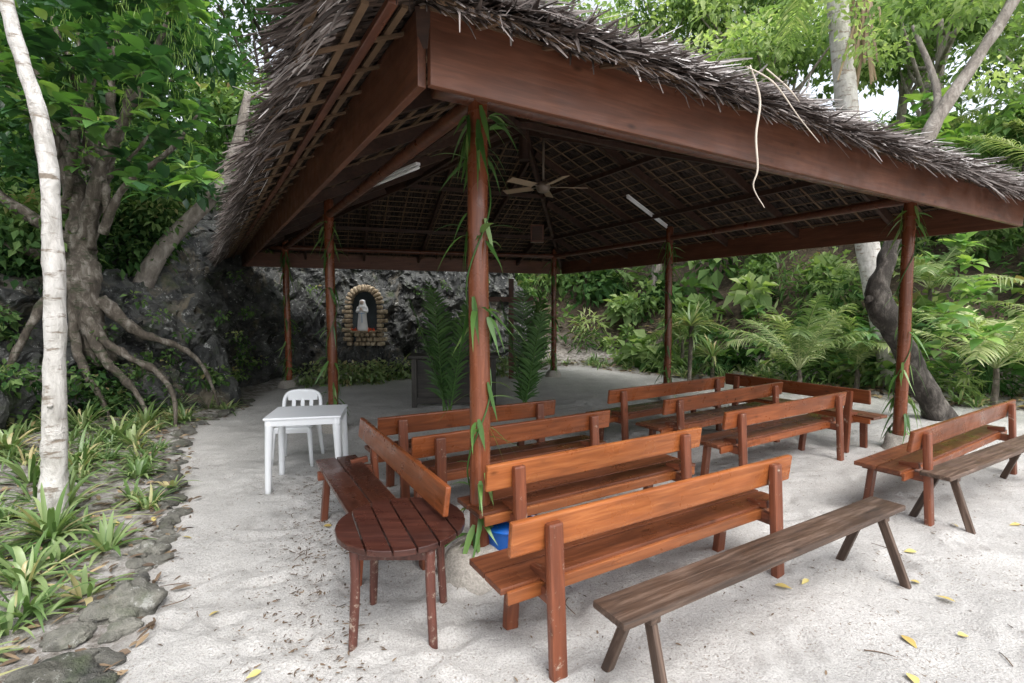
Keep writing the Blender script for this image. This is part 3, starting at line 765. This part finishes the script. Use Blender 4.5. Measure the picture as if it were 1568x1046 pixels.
dk.build('jungle_undergrowth', M_leafdk, None, False); md.build('jungle_shrubs', M_leafmd, None, False); lt.build('light_shrubs', M_leaflt, None, False)
def tree(name, x, y, h, cr, trunk_r, mat, bark, ncl=26, leaf=.16, lean=(0, 0), nleaf=110, rbias=None, flat=.8):
    e = empty(name, (x, y, 0)); z0 = gz(x, y)-.3; e.location.z = z0
    bf = Buf(); lf = Buf(); top = np.array([lean[0], lean[1], h])
    path = [np.zeros(3), top*.35+rng.normal(0, .12, 3), top*.7+rng.normal(0, .15, 3), top]
    bf.tube(path, [trunk_r*1.3, trunk_r, trunk_r*.8, trunk_r*.4], 12, 6, .12)
    for q in range(ncl):
        d = norm(rng.normal(0, 1, 3)); d[2] = abs(d[2])*.9-.35; c = top+d*cr*rng.uniform(.35, 1)*np.array([1, 1, flat])
        if q < 9:
            s = top*rng.uniform(.5, .95); bf.tube([s, (s+c)/2+rng.normal(0, .15, 3)+[0, 0, .1], c], [trunk_r*.45, trunk_r*.28, trunk_r*.08], 7, 4, .1)
        cluster(lf, c, cr*rng.uniform(.2, .36), nleaf, leaf*.7, leaf*1.4, rbias if rbias is None else np.clip(rbias+rng.normal(0, .25), 0, 1))
    bf.build('trunk', bark, e); lf.build('crown', mat, e, False)
for (x, y, h, cr, mt, bk) in [(-13, 9, 5.5, 3.4, M_leafdk, M_barkd), (-10.5, 12.5, 6, 3.2, M_leafdk, M_barkd), (-7.8, 15, 5.5, 3.0, M_leafmd, M_barkg), (-16, 14, 7, 4, M_leafmd, M_barkd), (-11, 5.5, 5, 2.8, M_leafdk, M_barkd),
                              (-4, 19, 6, 3.5, M_leafdk, M_barkg), (1, 21, 6, 3.5, M_leafmd, M_barkg), (5.2, 18.5, 6.2, 3.0, M_leafmd, M_barkg), (8.5, 16.5, 6.5, 3.2, M_leaflt, M_barkg), (12, 15, 7, 3.4, M_leaflt, M_barkg),
                              (15, 12, 6.5, 3.2, M_leaflt, M_barkg), (17.5, 17.5, 7.5, 4, M_leafmd, M_barkg), (9.8, 21, 9, 4, M_leaflt, M_barkg), (22, 14, 8, 4.2, M_leaflt, M_barkg), (3.5, 26, 9, 4.5, M_leaflt, M_barkg), (14, 26, 10, 5, M_leafmd, M_barkg),
                              (12.5, 11.5, 4.6, 2.0, M_leafmd, M_barkg), (-18, 7, 7, 4, M_leafdk, M_barkd), (-9, 20, 8, 4.5, M_leafdk, M_barkd),
                              (13.5, 18.5, 6.2, 3.0, M_leaflt, M_barkg), (17, 21, 8, 4, M_leaflt, M_barkg), (6.5, 22, 9.5, 3.6, M_leaflt, M_barkg), (19, 11, 8, 3.4, M_leaflt, M_barkg), (11.5, 23, 11, 4, M_leaflt, M_barkg)]:
    tree('jungle_tree', x, y, h, cr, .11+.008*h, mt, bk, 34, .15+.004*y, (rng.uniform(-.6, .6), rng.uniform(-.4, .4)), 115)

# slim white tree at left front
bf = Buf()
bf.tube([(-3.72, 3.97, -.1), (-3.69, 3.97, .4), (-3.66, 4.0, 1.2), (-3.62, 4.0, 2.0), (-3.61, 4.0, 2.7), (-3.65, 4.0, 3.2), (-3.77, 4.02, 3.6), (-3.93, 4.05, 4.3), (-4.1, 4.2, 5.6), (-3.9, 4.3, 6.8)],
        [.105, .088, .074, .068, .060, .054, .050, .045, .04, .03], 20, 14, .12)
bf.tube([(-3.68, 3.97, .95), (-3.62, 3.9, 1.0)], [.035, .015], 8, 3)
e = empty('slim_white_tree'); bf.build('trunk', M_barkw, e)
lf = Buf()
for q in range(24): cluster(lf, np.array([-3.9, 4.4, 7.2])+rng.normal(0, 1, 3)*[1.4, 1.2, .5], .5, 90, .1, .2)
lf.build('crown', M_leafmd, e, False)

# big spreading fig with roots on the rock
e = empty('spreading_fig_tree'); bf = Buf()
def T8(pts, r, yy=7.9, seg=12): bf.tube([(x, yy+dy, z_) for x, z_, dy in pts], np.array(r)*.72, seg+4, 9, .38)
T8([(-6.35, .9, -.1), (-6.45, 1.6, -.25), (-6.55, 2.2, -.2), (-6.69, 2.72, 0), (-6.8, 3.55, .1), (-7.1, 4.3, 0), (-7.5, 5.1, -.1), (-8, 6.0, 0)], [.22, .24, .27, .28, .19, .14, .11, .07], seg=16)
T8([(-6.69, 2.6, 0), (-6.5, 3.5, .1), (-6.4, 4.4, .3), (-6.5, 5.4, .5), (-6.3, 6.4, .5)], [.2, .14, .11, .08, .05])
T8([(-6.65, 2.7, 0), (-6.2, 3.8, -.2), (-5.65, 4.6, -.3), (-5.2, 5.3, -.4), (-4.9, 6.2, -.3)], [.18, .12, .09, .07, .04])
T8([(-6.7, 2.7, 0), (-7.3, 3.2, -.3), (-8.2, 3.9, -.5), (-9.2, 4.2, -.5)], [.16, .12, .09, .05])
T8([(-6.8, 2.5, 0), (-7.5, 2.65, -.2), (-8.4, 2.9, -.4)], [.14, .10, .06])
for q in range(12):
    x0 = rng.uniform(-7.2, -6.1); z0 = rng.uniform(2.9, 4.2); dx = rng.uniform(-1.6, 1.8); hz_ = rng.uniform(1.2, 2.4); yo = rng.uniform(-.7, .3)
    T8([(x0, z0, 0), (x0+dx*.3+rng.normal(0, .1), z0+hz_*.4, yo*.5), (x0+dx*.65+rng.normal(0, .12), z0+hz_*.7, yo), (x0+dx, z0+hz_, yo)], [.09, .065, .045, .02], seg=8)
for pts in ([(-6.5, 2.2, -.3), (-6.3, 1.5, -.35), (-5.95, 1.1, -.3), (-5.5, .8, -.2), (-5.1, .45, -.4), (-4.95, .0, -.6)], [(-6.5, 2.2, -.3), (-6.55, 1.5, -.4), (-6.35, .9, -.5), (-6.0, .4, -.6), (-5.8, -.05, -.7)], [(-6.3, 1.9, -.2), (-5.9, 1.4, -.0), (-5.5, 1.15, .3), (-5.2, .8, .5), (-5.0, .1, .6)],
            [(-6.6, 2.4, -.2), (-6.95, 1.7, -.5), (-7.15, .9, -.8), (-7.2, 0, -1)], [(-6.5, 1.7, -.3), (-6.1, 1.0, -.4), (-5.7, .55, -.4), (-5.3, .1, -.6)]):
    T8(pts, [.13, .10, .075, .05, .025], 7.9, 10)
bf.build('trunk_and_roots', M_barkf, e)
bf = Buf(); bf.tube([(-6.9, 9.2, 1.5), (-6.85, 9.3, 2.1), (-6.35, 9.4, 3.0), (-5.6, 9.6, 3.9), (-5.3, 9.9, 4.9), (-5.2, 10.2, 6)], [.2, .17, .14, .12, .1, .07], 14, 7, .12)
bf.build('leaning_limb', M_barkg, e)
lf = Buf()
q = 0
while q < 270:
    y = rng.uniform(5.4, 8.2); x = rng.uniform(-1.08*y, -.53*y-.35); z_ = rng.uniform(1.75+.22*y, 1.75+.72*y)
    if z_ < 1.75+.34*y and x < -.72*y and rng.random() < .8: continue
    q += 1
    rb_ = rng.random()
    rosette(lf, (x, y, z_), rng.integers(7, 13), rng.uniform(.15, .28), (rb_*.55 if rng.random() < .66 else .7+.3*rb_), wd=.33)
for q in range(60): cluster(lf, (rng.uniform(-9.5, -5.2), rng.uniform(8.5, 10), rng.uniform(4, 7.5)), .5, 60, .14, .25, .2, .33)
lf.build('crown', M_big, e)
lf = Buf()
for q in range(34):
    y = 6.4+rng.normal(0, .2); x = rng.uniform(-5.6, -3.9); z0 = rng.uniform(5.2, 6.2); n_ = rng.integers(15, 50); zs = z0-np.arange(n_)*.04
    Pv = np.column_stack([x+.04*np.sin(np.arange(n_)*.5+x*9), np.full(n_, y), zs])
    lf.rib(Pv, norm(rng.normal(0, .35, (n_, 3))+[0, 0, -1]), norm(rng.normal(0, 1, (n_, 3))), .09, .004, [.4, 1, .1], .3)
lf.build('hanging_vines', M_vine)

# right side trees
e = empty('leaning_palm_tree'); bf = Buf()
bf.tube([(8.15, 10.5, -.1), (7.9, 10.5, .8), (7.45, 10.5, 2.6), (6.95, 10.5, 5.0), (6.56, 10.5, 7.6), (6.4, 10.5, 9.5)], [.30, .23, .21, .20, .19, .16], 18, 12, .07); bf.build('trunk', M_palmb, e)
lf = Buf()
for q in range(15): frond(lf, (6.4, 10.5, 9.4), q*.42+.1, rng.uniform(-.1, .9), 3.0, .4, 46, .6, .02, .6, .6)
lf.build('fronds', M_palm, e)
lf = Buf()
for q in range(26): lf.rib(np.array([[6.9+rng.normal(0, .1), 10.3, rng.uniform(7.2, 8.6)]]), np.array([[rng.normal(0, .12), rng.normal(0, .2), -1]]), (0.3, 1, 0.1), 1.2, .03, [.5, 1, .5], 0, .2, rng.uniform(.6, .9))
lf.build('dry_sheaths', M_litter, e)
e = empty('crooked_dark_tree'); bf = Buf()
bf.tube([(6.9, 7.95, -.1), (6.65, 7.9, .3), (6.3, 7.9, .9), (5.95, 7.9, 1.5), (5.72, 7.9, 1.95), (5.80, 7.9, 2.4), (5.98, 7.9, 2.9)], [.22, .18, .155, .18, .17, .12, .13], 18, 9, .26)
bf.tube([(5.85, 7.9, 1.55), (5.62, 7.88, 1.9), (5.52, 7.86, 1.85)], [.12, .1, .03], 10, 4, .1); bf.build('trunk', M_barkd, e)
bf = Buf(); bf.tube([(5.96, 7.9, 2.8), (6.15, 7.9, 3.7), (6.5, 7.9, 4.65), (7.1, 7.9, 5.6), (7.7, 7.9, 6.7), (8.1, 8, 8)], [.125, .11, .095, .085, .075, .05], 14, 9, .2)
bf.tube([(6.5, 7.9, 4.6), (6.7, 8.2, 5.3), (6.6, 8.6, 6.4)], [.06, .05, .03], 8, 5, .1); bf.build('upper_limb', M_barkg, e)
lf = Buf()
for q in range(34): cluster(lf, np.array([8.2, 8.6, 7.6])+rng.normal(0, 1, 3)*[1.7, 1.2, .7], .5, 90, .1, .2, None)
lf.build('crown', M_leaflt, e, False)
def young_palm(x, y, zt, n, L, rb=.5, name='young_palm', el=(.35, 1.3), droop=.45, ll=.45):
    e = empty(name, (0, 0, 0)); z0 = gz(x, y)
    bf = Buf(); bf.tube([(x, y, z0-.1), (x+.03, y, z0+(zt-z0)*.5), (x+.02, y, zt)], [.06, .05, .035] if zt-z0 < 1.5 else [.12, .09, .08], 10, 4, .1); bf.build('stem', M_barkf, e)
    lf = Buf()
    for q in range(n): frond(lf, (x, y, zt), q*6.283/n+rng.uniform(-.25, .25), rng.uniform(*el), L*rng.uniform(.75, 1.15), droop*rng.uniform(.6, 1.4), 40, ll, .016, .5, rb+rng.normal(0, .14))
    lf.build('fronds', M_palm, e)
young_palm(5.9, 10.3, .5, 11, 2.3, .7, el=(.7, 1.45))
young_palm(8.6, 8.9, .7, 12, 2.5, .85, droop=.5, el=(.5, 1.3))
young_palm(7.3, 10.6, .5, 9, 2.0, .6, el=(.6, 1.4))
young_palm(10.6, 8.9, .9, 11, 2.5, .8, el=(.5, 1.3))
young_palm(12.2, 9.4, 1.2, 11, 2.6, .7)
young_palm(4.6, 13.6, .9, 9, 1.6, .6)
young_palm(9.5, 11.5, 2.2, 10, 2.0, .7)
young_palm(11.2, 10.6, 4.6, 12, 2.6, .85, name='palm_tree')
young_palm(14.5, 14.5, 7.5, 12, 3.0, .9, name='palm_tree')
young_palm(-3.0, 15.8, 4.2, 8, 1.5, .3)
def tuft(x, y, zt, L):
    e = empty('pandanus_plant'); bf = Buf(); bf.tube([(x, y, 0), (x+.03, y, zt)], [.05, .045], 10, 4, .1); bf.build('stem', M_barkf, e)
    lf = Buf(); strap_plant(lf, x, y, zt, 70, L, .028, .6, .95); strap_plant(lf, x, y, zt-.25, 30, L*.8, .026, 1.4, .7); lf.build('leaves', M_strap, e)
tuft(4.15, 11.7, 1.35, .95); tuft(4.8, 12.0, .6, .8)
bf = Buf()
for q in range(150):
    x = rng.uniform(4.5, 14); y = rng.uniform(7.6, 14); dd_ = outdist(np.array([[x, y]]))[0]
    if dd_ < .4 or dd_ > 3: continue
    z_ = gz(x, y)
    for k_ in range(2): rosette(bf, (x+rng.normal(0, .15), y+rng.normal(0, .15), z_+rng.uniform(.3, 1.3)), rng.integers(6, 11), rng.uniform(.2, .38), rng.uniform(.3, 1))
for (x, y, z_) in [(6.25, 7.1, 1.75), (6.4, 7.4, 1.35), (6.9, 7.7, 1.9), (7.2, 7.9, 2.3), (6.6, 7.8, 2.5), (7.6, 8.0, 1.5), (9.5, 12, 5.8), (9.9, 12.3, 5.2), (10.4, 12, 5.6), (10.9, 12.4, 5.9), (9.2, 11.6, 5.3), (8.6, 11.2, 5.6), (8.9, 11.0, 6.0)]:
    for k_ in range(3): rosette(bf, (x+rng.normal(0, .15), y+rng.normal(0, .1), z_+rng.normal(0, .12)), 9, rng.uniform(.2, .34)*(1.7 if z_ > 5 else 1), .95)
bf.build('broadleaf_plants', M_big)
bf = Buf()
for (x, y, z_) in [(-6.2, 4.5, .6), (-6.5, 4.2, .9), (-5.7, 4.2, .4), (-6.3, 5.1, .8), (-6.6, 4.6, .3), (-5.9, 3.9, .6)]: 
    for k_ in range(3): rosette(bf, (x+rng.normal(0, .15), y+rng.normal(0, .1), z_+rng.normal(0, .12)), 10, .26, .25)
bf.build('shade_plants', M_big)

# palm branches stuck upright in front of the altar
for (x, y, az0) in [(-1.02, 8.0, 2.8), (.18, 8.0, .3)]:
    lf = Buf()
    for q, (da, el_, L_) in enumerate([(0, 1.42, 2.4), (.6, 1.30, 2.15), (2.9, 1.38, 2.1), (1.5, 1.45, 2.25), (-1.2, 1.34, 1.9)]):
        frond(lf, (x+rng.normal(0, .05), y+rng.normal(0, .05), .05), az0+da, el_, L_, .12, 30, .46, .020, .3, .55)
    lf.build('palm_frond_decoration', M_palmdk)

GP = [.5, 1, 1, .7, .35, .03]
def garland(p, zs, k=1.0):
    lf = Buf(); hz = np.linspace(.25, 3.0, 60); a_ = hz*5.2+p[0]
    lf.tube(np.column_stack([p[0]+.08*np.cos(a_), p[1]+.08*np.sin(a_), hz]), [.006], 5, 2, rnd=.2)
    for z_ in zs:
        n_ = max(3, int(rng.integers(5, 9)*k)); az = rng.uniform(0, 6.28, n_)
        D = np.column_stack([np.cos(az), np.sin(az), rng.uniform(-1.8, .7, n_)])
        P_ = np.column_stack([p[0]+.075*np.cos(az), p[1]+.075*np.sin(az), z_+rng.normal(0, .04, n_)])
        lf.rib(P_, D, norm(np.column_stack([rng.normal(0, .3, n_), rng.normal(0, .3, n_), np.ones(n_)])), rng.uniform(.12, .30, n_), rng.uniform(.012, .022, n_), GP, rng.uniform(.3, 1.0, n_), .2, None, rng.normal(0, .25, n_))
        m_ = 2; az = rng.uniform(0, 6.28, m_); P_ = np.column_stack([p[0]+.078*np.cos(az), p[1]+.078*np.sin(az), np.full(m_, z_+.05)])
        lf.rib(P_, np.column_stack([np.cos(az+1)*.25, np.sin(az+1)*.25, -np.ones(m_)]), np.column_stack([np.cos(az), np.sin(az), az*0]), rng.uniform(.2, .34, m_), .018, GP, 0, .1)
    lf.build('leaf_garland', M_garl)
garland(PN, [2.98, 2.93, 2.84, 2.74, 2.28, 2.2, 1.78, 1.72, 1.22, .98, .92, .62, .42, .36, .22], .8)
for p in (PR, PL, PF, M1, M2): garland(p, [2.95, 2.8, 2.55, 2.0, 1.5, 1.0, .6, .4, .25], 1.1)

# litter
bf = Buf()
Pp = np.column_stack([rng.uniform(-9, -1.2, 9000), rng.uniform(1.2, 9, 9000)]); dd_ = outdist(Pp); Pp = Pp[(dd_ > -.12) & (dd_ < 4)][:3400]
zz = ground_z(Pp)[0]; n_ = len(Pp); az = rng.uniform(0, 6.28, n_)
bf.rib(np.column_stack([Pp, zz+.012]), np.column_stack([np.cos(az), np.sin(az), rng.uniform(-.1, .35, n_)]), norm(rng.normal(0, .3, (n_, 3))+[0, 0, 1]), rng.uniform(.04, .13, n_), rng.uniform(.006, .022, n_), [.1, .9, 1, .1], .1, .3, rng.random(n_)**1.2)
Pp = np.column_stack([rng.uniform(-2, 14, 9000), rng.uniform(7, 19, 9000)]); dd_ = outdist(Pp); Pp = Pp[(dd_ > .0) & (dd_ < 4)][:3000]
zz = ground_z(Pp)[0]; n_ = len(Pp); az = rng.uniform(0, 6.28, n_)
bf.rib(np.column_stack([Pp, zz+.012]), np.column_stack([np.cos(az), np.sin(az), rng.uniform(-.1, .35, n_)]), norm(rng.normal(0, .3, (n_, 3))+[0, 0, 1]), rng.uniform(.1, .22, n_), rng.uniform(.02, .05, n_), [.1, .9, 1, .1], .1, .3, rng.random(n_))
c1 = rng.normal(0, 1, (1300, 1)); tt = rng.random((1300, 1))
track = np.array([-.85, 1.9])+np.array([-1.2, 3.4])*tt+np.array([.16, .05])*c1
Pp = np.concatenate([np.column_stack([rng.uniform(-2.4, 7, 1700), rng.uniform(1.3, 9, 1700)]), track]); dd_ = outdist(Pp); Pp = Pp[dd_ < 0]
zz = ground_z(Pp)[0]; n_ = len(Pp); az = rng.uniform(0, 6.28, n_)
bf.rib(np.column_stack([Pp, zz+.006]), np.column_stack([np.cos(az), np.sin(az), rng.uniform(-.05, .1, n_)]), norm(rng.normal(0, .2, (n_, 3))+[0, 0, 1]), rng.uniform(.008, .045, n_), rng.uniform(.002, .006, n_), [.2, .9, 1, .1], .05, .3, rng.random(n_)*.75)
bf.build('leaf_litter', M_litter)
bf = Buf()
YL = np.array([(1.9, 3.12), (1.65, 3.05), (2.6, 3.1), (2.1, 2.6), (2.65, 2.9), (2.4, 2.6), (3.55, 3.9), (4.1, 3.95), (2.9, 3.5), (3.3, 2.9), (-1.72, 2.75), (-2.5, 2.15), (4.8, 4.1), (.9, 1.95), (1.9, 2.3), (3.6, 3.3), (1.3, 5.2), (4.6, 6.9), (2.2, 2.15), (-1.5, 3.9), (-1.2, 2.3), (2.9, 2.6)])
n_ = len(YL); az = rng.uniform(0, 6.28, n_)
bf.rib(np.column_stack([YL, ground_z(YL)[0]+.012]), np.column_stack([np.cos(az), np.sin(az), rng.uniform(0, .15, n_)]), norm(rng.normal(0, .2, (n_, 3))+[0, 0, 1]), rng.uniform(.05, .12, n_), rng.uniform(.015, .028, n_), BRD, .15, .3)
bf.build('fallen_leaves', M_yel)
bf = Buf()
for q in range(30):
    x, y = (rng.uniform(-2.2, -.9), rng.uniform(2.1, 4.8)) if q < 12 else (rng.uniform(.3, 5), rng.uniform(1.6, 5)); a_ = rng.uniform(0, 6.28); l_ = rng.uniform(.06, .22); z_ = gz(x, y)+.008
    bf.tube([(x, y, z_), (x+l_*.5*math.cos(a_)+rng.normal(0, .02), y+l_*.5*math.sin(a_), z_+.006), (x+l_*math.cos(a_), y+l_*math.sin(a_), z_)], [.003, .0028, .0015], 5, 3)
bf.build('twigs', M_twig)

# ------------------------------------------------------------------ light, world, camera
w = bpy.data.worlds.new('World'); scene.world = w; w.use_nodes = True; nt = w.node_tree
bg = nt.nodes['Background']; sky = nt.nodes.new('ShaderNodeTexSky'); sky.sky_type = 'NISHITA'; sky.sun_disc = False
sky.sun_elevation = R(58); sky.sun_rotation = R(150); sky.air_density = 1.0; sky.dust_density = 4.0; sky.ozone_density = 1.0
hs_ = nt.nodes.new('ShaderNodeHueSaturation'); hs_.inputs['Saturation'].default_value = .3; hs_.inputs['Value'].default_value = 2.75
nt.links.new(sky.outputs[0], hs_.inputs['Color']); nt.links.new(hs_.outputs[0], bg.inputs[0]); bg.inputs[1].default_value = .15
sl_ = bpy.data.lights.new('sun', 'SUN'); sl_.energy = 1.0; sl_.angle = R(35); sl_.color = (1, .99, .97)
so = link(bpy.data.objects.new('sun', sl_))
el_, az_ = R(58), R(150)
dirv = Vector((math.sin(az_)*math.cos(el_), math.cos(az_)*math.cos(el_), math.sin(el_)))
so.rotation_euler = dirv.to_track_quat('Z', 'Y').to_euler()
cam = bpy.data.cameras.new('camera'); cam.sensor_width = 36; cam.lens = 17.68; cam.clip_end = 1000; cam.clip_start = .05
co = link(bpy.data.objects.new('camera', cam)); co.location = (0, 0, 1.75); co.rotation_euler = (R(90-3.7), 0, 0)
scene.camera = co
print('objects', len(bpy.data.objects), 'polys', sum(len(m.polygons) for m in bpy.data.meshes))
